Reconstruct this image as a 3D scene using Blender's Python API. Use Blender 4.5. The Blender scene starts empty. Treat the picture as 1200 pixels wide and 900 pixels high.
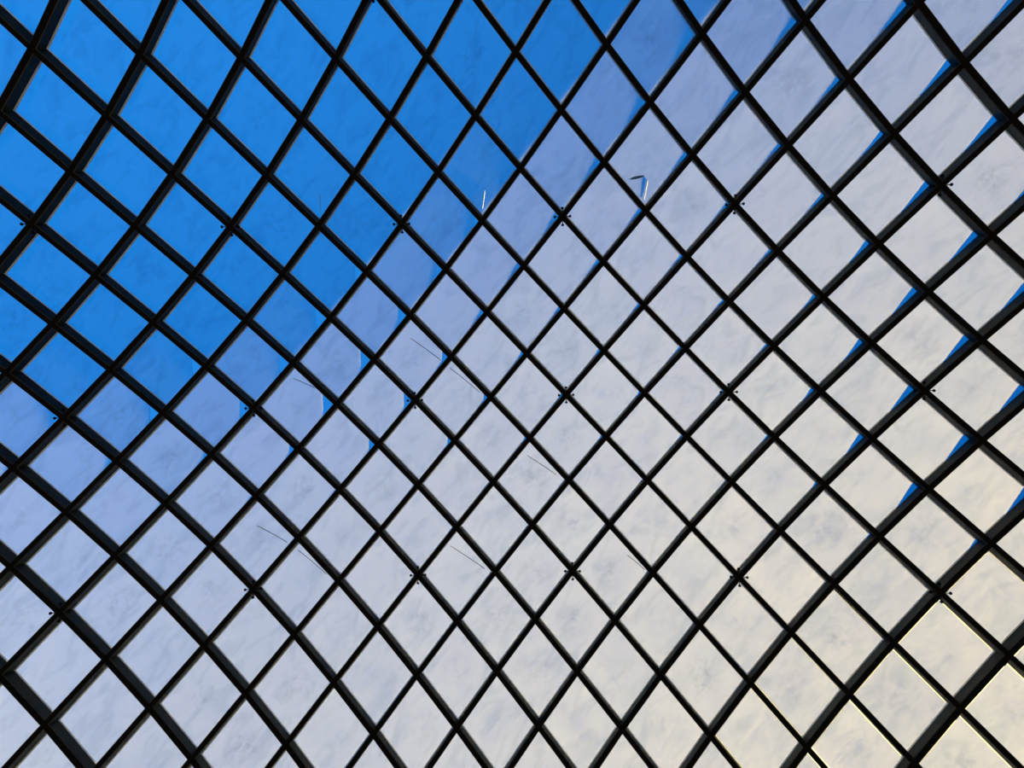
import bpy, bmesh, math, random
from mathutils import Vector, Matrix

# ---------------------------------------------------------------- camera, sky, sun, exposure
scene = bpy.context.scene
SCALE = 11.37          # metres from the eye to the crown of the roof
EYE = Vector((0.0, 0.0, 1.6))

cam_data = bpy.data.cameras.new('camera')
cam_data.sensor_fit = 'HORIZONTAL'
cam_data.sensor_width = 36.0
cam_data.lens = 36.0 * 650.0 / 1200.0
cam_data.clip_end = 500
cam = bpy.data.objects.new('camera', cam_data)
cam.location = EYE
cam.rotation_euler = (math.pi, 0, 0)        # looking straight up
scene.collection.objects.link(cam)
scene.camera = cam

world = bpy.data.worlds.new('sky')
scene.world = world
world.use_nodes = True
wn, wl = world.node_tree.nodes, world.node_tree.links
wn.clear()
w_out = wn.new('ShaderNodeOutputWorld')
w_bg = wn.new('ShaderNodeBackground')
w_tc = wn.new('ShaderNodeTexCoord')
w_dot = wn.new('ShaderNodeVectorMath'); w_dot.operation = 'DOT_PRODUCT'
w_dot.inputs[1].default_value = (0.80, 0.60, 0.0)
w_map = wn.new('ShaderNodeMapRange')
w_map.inputs['From Min'].default_value = -0.75
w_map.inputs['From Max'].default_value = 0.75
w_ramp = wn.new('ShaderNodeValToRGB')
w_ramp.color_ramp.elements[0].color = (0.016, 0.31, 1.0, 1)
w_ramp.color_ramp.elements[1].color = (0.002, 0.105, 0.43, 1)
w_el = w_ramp.color_ramp.elements.new(0.45); w_el.color = (0.008, 0.185, 0.64, 1)
wl.new(w_tc.outputs['Generated'], w_dot.inputs[0])
wl.new(w_dot.outputs['Value'], w_map.inputs['Value'])
wl.new(w_map.outputs['Result'], w_ramp.inputs['Fac'])
wl.new(w_ramp.outputs['Color'], w_bg.inputs['Color'])
w_bg.inputs['Strength'].default_value = 1.0
wl.new(w_bg.outputs['Background'], w_out.inputs['Surface'])

SUN_DIR = Vector((0.82, 0.53, 0.25)).normalized()     # towards the low sun
sun_data = bpy.data.lights.new('sun', 'SUN')
sun_data.energy = 40.0
sun_data.color = (1.0, 0.785, 0.29)
sun_data.angle = math.radians(3.0)      # seen through thin haze
sun = bpy.data.objects.new('sun', sun_data)
sun.rotation_euler = SUN_DIR.to_track_quat('Z', 'Y').to_euler()
sun.location = (20, 20, 40)
scene.collection.objects.link(sun)

vs = scene.view_settings
vs.view_transform = 'Standard'
vs.look = 'None'
vs.exposure = 0.0
vs.gamma = 1.0
vs.use_curve_mapping = False

C = scene.collection
rnd = random.Random(11)

# ---------------------------------------------------------------- materials
def new_mat(name):
    m = bpy.data.materials.new(name)
    m.use_nodes = True
    m.node_tree.nodes.clear()
    return m, m.node_tree.nodes, m.node_tree.links

def math_node(n, l, op, a, b=None, clamp=False):
    k = n.new('ShaderNodeMath'); k.operation = op; k.use_clamp = clamp
    for i, v in enumerate((a, b)):
        if v is None: continue
        if isinstance(v, (int, float)): k.inputs[i].default_value = v
        else: l.new(v, k.inputs[i])
    return k.outputs[0]

def noise(n, l, vec, scale, detail=4, rough=0.55, dist=0.0):
    t = n.new('ShaderNodeTexNoise')
    t.inputs['Scale'].default_value = scale
    t.inputs['Detail'].default_value = detail
    t.inputs['Roughness'].default_value = rough
    t.inputs['Distortion'].default_value = dist
    l.new(vec, t.inputs['Vector'])
    return t.outputs['Fac']

def scaled(n, l, vec, s):
    k = n.new('ShaderNodeVectorMath'); k.operation = 'MULTIPLY'
    l.new(vec, k.inputs[0]); k.inputs[1].default_value = s
    return k.outputs[0]

FILM = 0.006           # thickness of the dust on the glass
def dusty_glass():
    """clear glass under a film of dust: what is not covered is seen through, the film scatters the light that falls on it"""
    m, n, l = new_mat('dusty_glass')
    out = n.new('ShaderNodeOutputMaterial')
    tc = n.new('ShaderNodeTexCoord'); oi = n.new('ShaderNodeObjectInfo')
    off = n.new('ShaderNodeVectorMath'); off.operation = 'MULTIPLY_ADD'
    comb = n.new('ShaderNodeCombineXYZ')
    for k in range(3): l.new(oi.outputs['Random'], comb.inputs[k])
    l.new(comb.outputs[0], off.inputs[0]); off.inputs[1].default_value = (91.0, 57.0, 133.0)
    l.new(tc.outputs['Object'], off.inputs[2])
    p = off.outputs[0]
    cloud = noise(n, l, p, 1.3, 3, 0.5, 0.4)
    streak = noise(n, l, scaled(n, l, p, (1.1, 8.0, 1.0)), 1.6, 5, 0.6, 0.3)
    hatch = noise(n, l, scaled(n, l, p, (1.5, 55.0, 1.0)), 1.2, 3, 0.6)
    cross = noise(n, l, scaled(n, l, p, (45.0, 1.5, 1.0)), 1.2, 3, 0.6)
    fine = noise(n, l, p, 24.0, 4, 0.7, 0.6)
    # smudge wiped out of the film near the middle of the pane
    ln = n.new('ShaderNodeVectorMath'); ln.operation = 'LENGTH'
    l.new(tc.outputs['Object'], ln.inputs[0])
    mid = math_node(n, l, 'SUBTRACT', 1.0, math_node(n, l, 'MULTIPLY', ln.outputs['Value'], 2.4), True)
    sm = math_node(n, l, 'SUBTRACT', noise(n, l, p, 8.0, 10, 0.78, 0.5), 0.47)
    sm = math_node(n, l, 'MULTIPLY', math_node(n, l, 'MAXIMUM', sm, 0.0), mid)
    # v: how thickly the dust lies, about 0.5 on average
    v = 0.5
    def add(src, k):
        nonlocal v
        q = n.new('ShaderNodeMath'); q.operation = 'MULTIPLY_ADD'
        l.new(math_node(n, l, 'SUBTRACT', src, 0.5), q.inputs[0]); q.inputs[1].default_value = k
        if isinstance(v, float): q.inputs[2].default_value = v
        else: l.new(v, q.inputs[2])
        v = q.outputs[0]
    add(cloud, 0.9); add(streak, 0.9); add(hatch, 0.5); add(cross, 0.35); add(fine, 0.3)
    add(oi.outputs['Random'], 0.25)
    v = math_node(n, l, 'SUBTRACT', v, math_node(n, l, 'MULTIPLY', sm, 4.5))
    v = math_node(n, l, 'MINIMUM', math_node(n, l, 'MAXIMUM', v, 0.0), 1.0)
    h = math_node(n, l, 'MULTIPLY', v, 0.032)
    # dark dried streaks swallow a little of the light
    dk = noise(n, l, scaled(n, l, p, (1.0, 2.2, 1.0)), 1.5, 6, 0.62, 0.8)
    dr = n.new('ShaderNodeValToRGB')
    dr.color_ramp.elements[0].position = 0.34; dr.color_ramp.elements[0].color = (0.90, 0.93, 0.95, 1)
    dr.color_ramp.elements[1].position = 0.52; dr.color_ramp.elements[1].color = (0.995, 0.998, 0.998, 1)
    l.new(dk, dr.inputs['Fac'])
    wiped = n.new('ShaderNodeMix'); wiped.data_type = 'RGBA'; wiped.blend_type = 'MULTIPLY'
    gate = math_node(n, l, 'MULTIPLY', math_node(n, l, 'SUBTRACT', math_node(n, l, 'FRACT', math_node(n, l, 'MULTIPLY', oi.outputs['Random'], 37.0)), 0.35, True), 1.6)
    l.new(math_node(n, l, 'MULTIPLY', math_node(n, l, 'MULTIPLY', sm, gate), 3.0, True), wiped.inputs[0])
    l.new(dr.outputs['Color'], wiped.inputs[6]); wiped.inputs[7].default_value = (0.66, 0.69, 0.74, 1)
    tint = n.new('ShaderNodeValToRGB')
    tint.color_ramp.elements[0].position = 0.30; tint.color_ramp.elements[0].color = (0.88, 0.93, 0.92, 1)
    tint.color_ramp.elements[1].position = 0.72; tint.color_ramp.elements[1].color = (0.97, 0.90, 0.86, 1)
    l.new(noise(n, l, scaled(n, l, p, (1, 1, 1)), 0.6, 2), tint.inputs['Fac'])
    tr = n.new('ShaderNodeBsdfTransparent'); l.new(wiped.outputs[2], tr.inputs['Color'])
    tl = n.new('ShaderNodeBsdfTranslucent'); l.new(tint.outputs['Color'], tl.inputs['Color'])
    mix = n.new('ShaderNodeMixShader')
    l.new(h, mix.inputs[0]); l.new(tr.outputs[0], mix.inputs[1]); l.new(tl.outputs[0], mix.inputs[2])
    l.new(mix.outputs[0], out.inputs['Surface'])
    vol = n.new('ShaderNodeVolumeScatter')
    vol.inputs['Color'].default_value = (0.98, 0.96, 0.92, 1)
    vol.inputs['Density'].default_value = 0.27 / FILM
    vol.inputs['Anisotropy'].default_value = 0.0
    l.new(vol.outputs[0], out.inputs['Volume'])
    return m

def clear_glass():
    m, n, l = new_mat('clear_glass')
    out = n.new('ShaderNodeOutputMaterial')
    fr = n.new('ShaderNodeFresnel'); fr.inputs['IOR'].default_value = 1.25
    tr = n.new('ShaderNodeBsdfTransparent'); tr.inputs['Color'].default_value = (0.985, 0.993, 0.99, 1)
    gl = n.new('ShaderNodeBsdfGlossy'); gl.inputs['Roughness'].default_value = 0.03
    mix = n.new('ShaderNodeMixShader')
    l.new(fr.outputs[0], mix.inputs[0]); l.new(tr.outputs[0], mix.inputs[1]); l.new(gl.outputs[0], mix.inputs[2])
    l.new(mix.outputs[0], out.inputs['Surface'])
    return m

def paint(name, col, rough, spec, bump_scale=60.0, var=0.35):
    m, n, l = new_mat(name)
    out = n.new('ShaderNodeOutputMaterial')
    b = n.new('ShaderNodeBsdfPrincipled')
    b.inputs['Roughness'].default_value = rough
    b.inputs['Specular IOR Level'].default_value = spec
    tc = n.new('ShaderNodeTexCoord')
    f = noise(n, l, tc.outputs['Object'], bump_scale * 0.05, 4)
    r = n.new('ShaderNodeValToRGB')
    r.color_ramp.elements[0].position = 0.3; r.color_ramp.elements[1].position = 0.7
    r.color_ramp.elements[0].color = tuple(c * (1 - var) for c in col) + (1,)
    r.color_ramp.elements[1].color = tuple(min(1, c * (1 + var)) for c in col) + (1,)
    l.new(f, r.inputs['Fac']); l.new(r.outputs['Color'], b.inputs['Base Color'])
    bp = n.new('ShaderNodeBump'); bp.inputs['Strength'].default_value = 0.06
    l.new(noise(n, l, tc.outputs['Object'], bump_scale, 3), bp.inputs['Height'])
    l.new(bp.outputs[0], b.inputs['Normal'])
    l.new(b.outputs[0], out.inputs['Surface'])
    return m

def seal_mat():
    m, n, l = new_mat('pale_glazing_seal')
    out = n.new('ShaderNodeOutputMaterial')
    tc = n.new('ShaderNodeTexCoord')
    r = n.new('ShaderNodeValToRGB')
    r.color_ramp.elements[0].color = (0.80, 0.80, 0.76, 1); r.color_ramp.elements[1].color = (0.95, 0.95, 0.92, 1)
    l.new(noise(n, l, tc.outputs['Object'], 9.0, 4), r.inputs['Fac'])
    d = n.new('ShaderNodeBsdfDiffuse'); t = n.new('ShaderNodeBsdfTranslucent')
    l.new(r.outputs['Color'], d.inputs['Color']); l.new(r.outputs['Color'], t.inputs['Color'])
    mx = n.new('ShaderNodeMixShader'); mx.inputs[0].default_value = 0.6
    l.new(d.outputs[0], mx.inputs[1]); l.new(t.outputs[0], mx.inputs[2])
    l.new(mx.outputs[0], out.inputs['Surface'])
    return m

DUST, CLEAR, SEAL = dusty_glass(), clear_glass(), seal_mat()
STEEL = paint('dark_green_paint', (0.006, 0.0095, 0.0075), 0.6, 0.08)
EDGE = paint('bronze_lit_edge', (0.05, 0.044, 0.034), 0.5, 0.10)  # lighter bronze, paints the lit edge line into the flange chamfer
BLACK = paint('black_metal', (0.0025, 0.0025, 0.0025), 0.6, 0.05)
WIRE = paint('dark_wire', (0.02, 0.02, 0.022), 0.6, 0.2)
STRAW = paint('pale_straw', (0.80, 0.80, 0.74), 0.8, 0.1)
STONE = paint('stone_floor', (0.085, 0.082, 0.078), 0.7, 0.3, 20.0, 0.15)

# ---------------------------------------------------------------- the shell: a curved net of nodes with equal bars
SURF = {
    (0, 0): (-0.0749, -0.0124, 1.0060), (0, 1): (0.5269, -0.6304, -0.0679), (0, 2): (-0.0109, 0.0220, -0.2754),
    (0, 3): (-0.0055, 0.0066, 0.0059), (0, 4): (0.0025, -0.0016, 0.0282), (0, 5): (-0.0092, 0.0092, -0.0003),
    (1, 0): (0.6407, 0.6623, 0.0722), (1, 1): (0.0040, -0.0266, 0.2230), (1, 2): (0.0281, -0.0036, 0.0276),
    (1, 3): (0.0016, -0.0006, -0.0182), (1, 4): (-0.0026, -0.0433, -0.0187), (2, 0): (-0.0057, 0.0385, -0.3482),
    (2, 1): (0.0287, 0.0222, -0.0509), (2, 2): (-0.0010, -0.0049, 0.1398), (2, 3): (-0.0039, 0.0388, -0.0100),
    (3, 0): (-0.0084, -0.0074, -0.0111), (3, 1): (-0.0154, -0.0078, -0.0256), (3, 2): (0.0153, -0.0382, 0.0167),
    (4, 0): (0.0112, -0.0128, 0.0501), (4, 1): (-0.0013, 0.0352, -0.0111), (5, 0): (-0.0191, -0.0094, -0.0011),
}
def surf(i, j):
    a, b = (i - 6.5) / 9.0, (j - 1.0) / 8.0
    v = Vector((0, 0, 0))
    for (p, q), c in SURF.items():
        v += Vector(c) * (a ** p * b ** q)
    return EYE + v * SCALE
def normal(i, j):
    e = 0.05
    u = surf(i + e, j) - surf(i - e, j); v = surf(i, j + e) - surf(i, j - e)
    w = u.cross(v).normalized()
    return w if w.z > 0 else -w

NODES = {}
for i in range(-6, 22):
    for j in range(-13, 16):
        if (i - 6.5) ** 2 + (j - 1) ** 2 > 187: continue
        p = surf(i, j)
        if -0.955 * SCALE < p.x < 0.865 * SCALE and -0.645 * SCALE < p.y < 0.77 * SCALE and p.z > 0.6 * SCALE:
            NODES[(i, j)] = (p, normal(i, j))
DEPTH = 0.35           # bars run from the inner face of the shell up to the glass
HALF_WEB, HALF_FLANGE = 0.045, 0.051
STEPS = [(1, 0), (0, 1), (-1, 0), (0, -1)]      # going round a node

def link(name, verts, faces, mats, parent=None, face_mats=None, matrix=None, smooth=False):
    me = bpy.data.meshes.new(name)
    me.from_pydata([tuple(v) for v in verts], [], faces)
    for m in (mats if isinstance(mats, (list, tuple)) else [mats]): me.materials.append(m)
    if face_mats:
        for p, k in zip(me.polygons, face_mats): p.material_index = k
    if smooth:
        for p in me.polygons: p.use_smooth = True
    bm = bmesh.new(); bm.from_mesh(me)
    bmesh.ops.recalc_face_normals(bm, faces=bm.faces)      # all faces look outwards
    bm.to_mesh(me); bm.free()
    me.update()
    o = bpy.data.objects.new(name, me)
    C.objects.link(o)
    if parent: o.parent = parent
    if matrix is not None: o.matrix_local = matrix
    return o

ceiling = bpy.data.objects.new('ceiling', None)
ceiling.empty_display_size = 0.5
C.objects.link(ceiling)
ceiling['kind'] = 'structure'
ceiling['label'] = 'curved glass roof of dusty diamond panes in a dark steel lattice'

def lattice_corner(node, lvl, k, half):
    """where the side of the bar along STEPS[k] meets the side of the next bar round the node"""
    i, j = node
    p = NODES[node][0] + NODES[node][1] * lvl
    n = NODES[node][1]
    def d(s):
        q = (surf(i + s[0], j + s[1]) - surf(i - s[0], j - s[1]))
        return (q - n * q.dot(n)).normalized()
    u, v = d(STEPS[k]), d(STEPS[(k + 1) % 4])
    s = abs(u.cross(v).length)
    return p + (u + v) * (half / max(s, 0.2))

def bar_ring(n0, n1, k, lvl, half):
    """six-sided mitred outline of one bar at one height"""
    p0 = NODES[n0][0] + NODES[n0][1] * lvl
    p1 = NODES[n1][0] + NODES[n1][1] * lvl
    return [p0, lattice_corner(n0, lvl, (k - 1) % 4, half), lattice_corner(n1, lvl, (k + 2) % 4, half),
            p1, lattice_corner(n1, lvl, (k + 1) % 4, half), lattice_corner(n0, lvl, k, half)]

def bar_mesh(n0, n1, k, sections):
    verts, faces = [], []
    for lvl, half in sections: verts += bar_ring(n0, n1, k, lvl, half)
    m = len(sections)
    faces.append([5, 4, 3, 2, 1, 0])
    faces.append([(m - 1) * 6 + q for q in range(6)])
    for s in range(m - 1):
        for q in range(6):
            r = (q + 1) % 6
            faces.append([s * 6 + q, s * 6 + r, s * 6 + 6 + r, s * 6 + 6 + q])
    return verts, faces

def local(verts, origin): return [v - origin for v in verts]

for (i, j) in sorted(NODES):
    for k, name in ((0, 'purlin'), (1, 'rafter')):
        s = STEPS[k]; other = (i + s[0], j + s[1])
        if other not in NODES: continue
        mid = (NODES[(i, j)][0] + NODES[other][0]) / 2
        v, f = bar_mesh((i, j), other, k, [(0.022, HALF_WEB), (DEPTH - 0.03, HALF_WEB), (DEPTH + 0.0228, HALF_WEB)])
        web = link(name, local(v, mid), f, STEEL, ceiling, matrix=Matrix.Translation(mid))
        v, f = bar_mesh((i, j), other, k, [(0.0, HALF_FLANGE - 0.009), (0.010, HALF_FLANGE), (0.022, HALF_FLANGE)])
        link('flange', local(v, mid), f, [BLACK, EDGE], web, [0, 0] + [1] * 6 + [0] * 6)

def smooth01(x, a, b):
    t = max(0.0, min(1.0, (x - a) / (b - a)))
    return t * t * (3 - 2 * t)

PANES = {}
TH = 0.016
for (i, j) in sorted(NODES):
    ids = [(i, j), (i + 1, j), (i + 1, j + 1), (i, j + 1)]       # west, south, east, north corner
    if not all(q in NODES for q in ids): continue
    ks = [0, 1, 2, 3]
    raw = [lattice_corner(q, DEPTH, k, HALF_WEB + 0.002) for q, k in zip(ids, ks)]
    c = sum(raw, Vector()) / 4
    nz = (raw[2] - raw[0]).cross(raw[3] - raw[1]).normalized()
    if nz.z < 0: nz = -nz
    ax = ((raw[3] - raw[0]) + (raw[2] - raw[1])); ax = (ax - nz * ax.dot(nz)).normalized()
    ay = nz.cross(ax)
    M = Matrix((ax, ay, nz)).transposed().to_4x4(); M.translation = c
    q2 = [Vector(((r - c).dot(ax), (r - c).dot(ay), 0)) for r in raw]
    W, S, E, N = q2
    # bar shadow on the eastern side, cut into the pane as a dust-free corner; it dies away towards the sunny end of the roof
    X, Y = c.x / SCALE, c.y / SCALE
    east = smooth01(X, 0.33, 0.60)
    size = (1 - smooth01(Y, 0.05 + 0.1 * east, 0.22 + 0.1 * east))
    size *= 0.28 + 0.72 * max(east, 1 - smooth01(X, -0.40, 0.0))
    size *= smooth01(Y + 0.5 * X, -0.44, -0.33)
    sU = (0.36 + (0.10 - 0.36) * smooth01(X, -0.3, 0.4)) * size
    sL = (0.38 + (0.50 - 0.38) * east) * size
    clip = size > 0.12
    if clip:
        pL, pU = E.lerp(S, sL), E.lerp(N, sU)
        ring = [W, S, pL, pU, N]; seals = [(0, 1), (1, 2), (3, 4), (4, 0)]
    else:
        ring = [W, S, E, N]; seals = [(0, 1), (1, 2), (2, 3), (3, 0)]
    m = len(ring); up = Vector((0, 0, TH))
    verts = ring + [v + up for v in ring]
    faces = [list(range(m))[::-1], [m + q for q in range(m)]] + [[q, (q + 1) % m, m + (q + 1) % m, m + q] for q in range(m)]
    a = (W - S).cross(N - S).z
    pane = link('glass_pane', verts, faces, CLEAR, ceiling, matrix=M)
    lo, hi = Vector((0, 0, TH + 0.001)), Vector((0, 0, TH + 0.001 + FILM))
    link('dust_film', [v + lo for v in ring] + [v + hi for v in ring], faces, DUST, pane)
    PANES[(i, j)] = (M.copy(), q2)
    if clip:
        t = [pL, E, pU]  # undusted triangle in place of shadowed dust
        link('shadow_corner', t + [v + up for v in t], [[2, 1, 0], [3, 4, 5], [0, 1, 4, 3], [1, 2, 5, 4], [2, 0, 3, 5]], CLEAR, pane)
    # pale seal between glass and bars
    ctr = sum(ring, Vector()) / m
    sv, sf = [], []
    for (p, q) in seals:
        A, B = ring[p], ring[q]
        e = (B - A).normalized(); inn = Vector((-e.y, e.x, 0))
        if inn.dot(ctr - A) < 0: inn = -inn
        t = 0.020; base = len(sv)
        A2, B2 = A + e * t + inn * t, B - e * t + inn * t
        dn = Vector((0, 0, -0.034 if q == 0 else -0.007))  # deeper on the upper-left edge, shaped to stand for the bar's sunlit strip
        sv += [A + dn, B + dn, B2, A2]
        sf.append([base, base + 1, base + 2, base + 3])
    link('edge_seal', [v + Vector((0, 0, -0.002)) for v in sv], sf, SEAL, pane)

# ---------------------------------------------------------------- studs round every fourth node
def revolve(profile, seg=10):
    verts, faces = [], []
    for r, z in profile:
        for s in range(seg):
            t = 2 * math.pi * s / seg
            verts.append(Vector((r * math.cos(t), r * math.sin(t), z)))
    for q in range(len(profile) - 1):
        for s in range(seg):
            r = (s + 1) % seg
            faces.append([q * seg + s, q * seg + r, (q + 1) * seg + r, (q + 1) * seg + s])
    faces.append(list(range(seg))[::-1]); faces.append([(len(profile) - 1) * seg + s for s in range(seg)])
    return verts, faces
stud_v, stud_f = revolve([(0.008, 0.0), (0.008, 0.075), (0.022, 0.078), (0.027, 0.09), (0.027, 0.104), (0.018, 0.116), (0.006, 0.12)])
stud_me = None
for (i, j) in sorted(NODES):
    if i % 2 or j % 2 or (i - j) % 4 != 2: continue
    p, n = NODES[(i, j)]
    for k in range(4):
        q = lattice_corner((i, j), 0.03, k, HALF_WEB)
        d = (q - p - n * 0.03).normalized()
        rot = d.to_track_quat('Z', 'Y').to_matrix().to_4x4(); rot.translation = q - d * 0.01
        if stud_me is None:
            o = link('stud', stud_v, stud_f, BLACK, ceiling, matrix=rot, smooth=True); stud_me = o.data
        else:
            o = bpy.data.objects.new('stud', stud_me); C.objects.link(o); o.parent = ceiling; o.matrix_local = rot

# ---------------------------------------------------------------- floor of the hall below
FR = 26.0
fv = [Vector((-FR, -FR, -0.1)), Vector((FR, -FR, -0.1)), Vector((FR, FR, -0.1)), Vector((-FR, FR, -0.1))]
fv += [v + Vector((0, 0, 0.1)) for v in fv]
fl = link('floor', fv, [[3, 2, 1, 0], [4, 5, 6, 7], [0, 1, 5, 4], [1, 2, 6, 5], [2, 3, 7, 6], [3, 0, 4, 7]], STONE)
fl['kind'] = 'structure'; fl['label'] = 'plain stone floor of the hall beneath the glass roof'

# ---------------------------------------------------------------- wires and stray stalks lying on the glass
def tube(points, radii, seg=6):
    verts, faces = [], []
    m = len(points)
    for q, (p, r) in enumerate(zip(points, radii)):
        d = (points[min(q + 1, m - 1)] - points[max(q - 1, 0)]).normalized()
        s = d.cross(Vector((0, 0, 1))).normalized(); t = s.cross(d)
        for w in range(seg):
            a = 2 * math.pi * w / seg
            verts.append(p + (s * math.cos(a) + t * math.sin(a)) * r)
    for q in range(m - 1):
        for w in range(seg):
            x = (w + 1) % seg
            faces.append([q * seg + w, q * seg + x, (q + 1) * seg + x, (q + 1) * seg + w])
    faces.append(list(range(seg))[::-1]); faces.append([(m - 1) * seg + w for w in range(seg)])
    return verts, faces

def on_glass(a, b, lift):
    """a point just under the glass, or on its dusty outer face when lift is negative, at lattice position a, b"""
    i, j = math.floor(a), math.floor(b)
    frame, q = PANES[(i, j)]
    s, t = a - i, b - j
    v = q[0] * (1 - s) * (1 - t) + q[1] * s * (1 - t) + q[2] * s * t + q[3] * (1 - s) * t
    return frame @ (v + Vector((0, 0, -lift if lift > 0 else TH + FILM + 0.002 - lift)))

def lying(name, a0, b0, a1, b1, r, mat, label, cat, lift, group=None, taper=1.0, sag=0.0, m=7):
    pts, rad = [], []
    A, B = on_glass(a0, b0, lift), on_glass(a1, b1, lift)
    n = NODES[(round(a0), round(b0))][1]
    side = (B - A).cross(n).normalized()
    for q in range(m):
        t = q / (m - 1)
        pts.append(A.lerp(B, t) + side * (sag * 4 * t * (1 - t)))
        rad.append(r * (1 + (taper - 1) * t))
    o = link(name, local(tube(pts, rad)[0], A), tube(pts, rad)[1], mat, matrix=Matrix.Translation(A), smooth=True)
    o['label'] = label; o['category'] = cat
    if group: o['group'] = group
    return o

WG, SG = 'thin dark wires under the dusty glass', 'pale stalks caught on the glass'
for (a0, b0, a1, b1, lab) in (
        (5.30, -3.36, 5.92, -3.20, 'thin dark wire slanting through a pale blue pane towards a bar'),
        (6.08, -3.16, 6.78, -3.08, 'thin dark wire ending at a bar in a lavender pane'),
        (5.22, 0.70, 5.93, 0.82, 'thin dark wire across the edge pane between blue and grey glass'),
        (6.08, 0.84, 6.82, 0.93, 'thin dark wire slanting along a bar in a mottled grey pane'),
        (8.15, 0.76, 8.80, 0.92, 'short thin dark wire in the upper corner of a pinkish grey pane'),
        (8.09, -1.30, 8.86, -1.10, 'short thin dark wire across the upper corner of a pale grey pane'),
        (10.55, 0.90, 10.93, 0.96, 'tiny thin dark wire tucked against a bar of a warm beige pane'),
        (4.12, -1.22, 4.52, -1.08, 'faint thin dark wire in a blue-grey pane just below the deep blue panes')):
    lying('wire', a0, b0, a1, b1, 0.0065, WIRE, lab, 'wire', 0.010, WG, sag=0.006)
for (a0, b0, a1, b1, lab) in (
        (2.74, 1.32, 2.91, 1.10, 'pale stalk of straw on a deep blue pane beside a bar'),
        (4.78, 3.32, 4.93, 3.08, 'pale upright stalk of straw in the lower corner of a blue pane'),
        (6.76, 5.30, 6.93, 5.06, 'pale stalk of straw in the pane with the dark sliver')):
    lying('straw_stalk', a0, b0, a1, b1, 0.0075, STRAW, lab, 'straw', -0.0065, SG, taper=0.4)

# small dark blue sliver flat under the glass: thin rod and leaf-shaped blade
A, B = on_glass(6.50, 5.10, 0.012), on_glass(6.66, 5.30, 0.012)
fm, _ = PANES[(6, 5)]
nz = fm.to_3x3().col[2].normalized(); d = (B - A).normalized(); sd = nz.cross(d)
sliver = bpy.data.objects.new('sliver', None); sliver.empty_display_size = 0.1
C.objects.link(sliver); sliver.location = A
sliver['label'] = 'small dark blue-grey sliver stuck to a pale lavender pane'; sliver['category'] = 'sliver'
SLIVER = paint('dark_sliver', (0.07, 0.20, 0.50), 0.8, 0.1)
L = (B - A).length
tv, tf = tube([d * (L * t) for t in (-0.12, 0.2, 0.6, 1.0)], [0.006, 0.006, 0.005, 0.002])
link('rod', tv, tf, SLIVER, sliver)
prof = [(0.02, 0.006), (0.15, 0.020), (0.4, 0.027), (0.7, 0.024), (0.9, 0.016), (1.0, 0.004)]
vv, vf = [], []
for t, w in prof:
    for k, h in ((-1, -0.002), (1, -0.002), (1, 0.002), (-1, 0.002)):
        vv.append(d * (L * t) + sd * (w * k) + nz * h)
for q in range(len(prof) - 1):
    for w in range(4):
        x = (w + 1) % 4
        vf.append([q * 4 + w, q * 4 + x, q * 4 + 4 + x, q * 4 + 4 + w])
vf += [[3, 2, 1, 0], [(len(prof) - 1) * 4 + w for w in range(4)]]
link('blade', vv, vf, SLIVER, sliver)
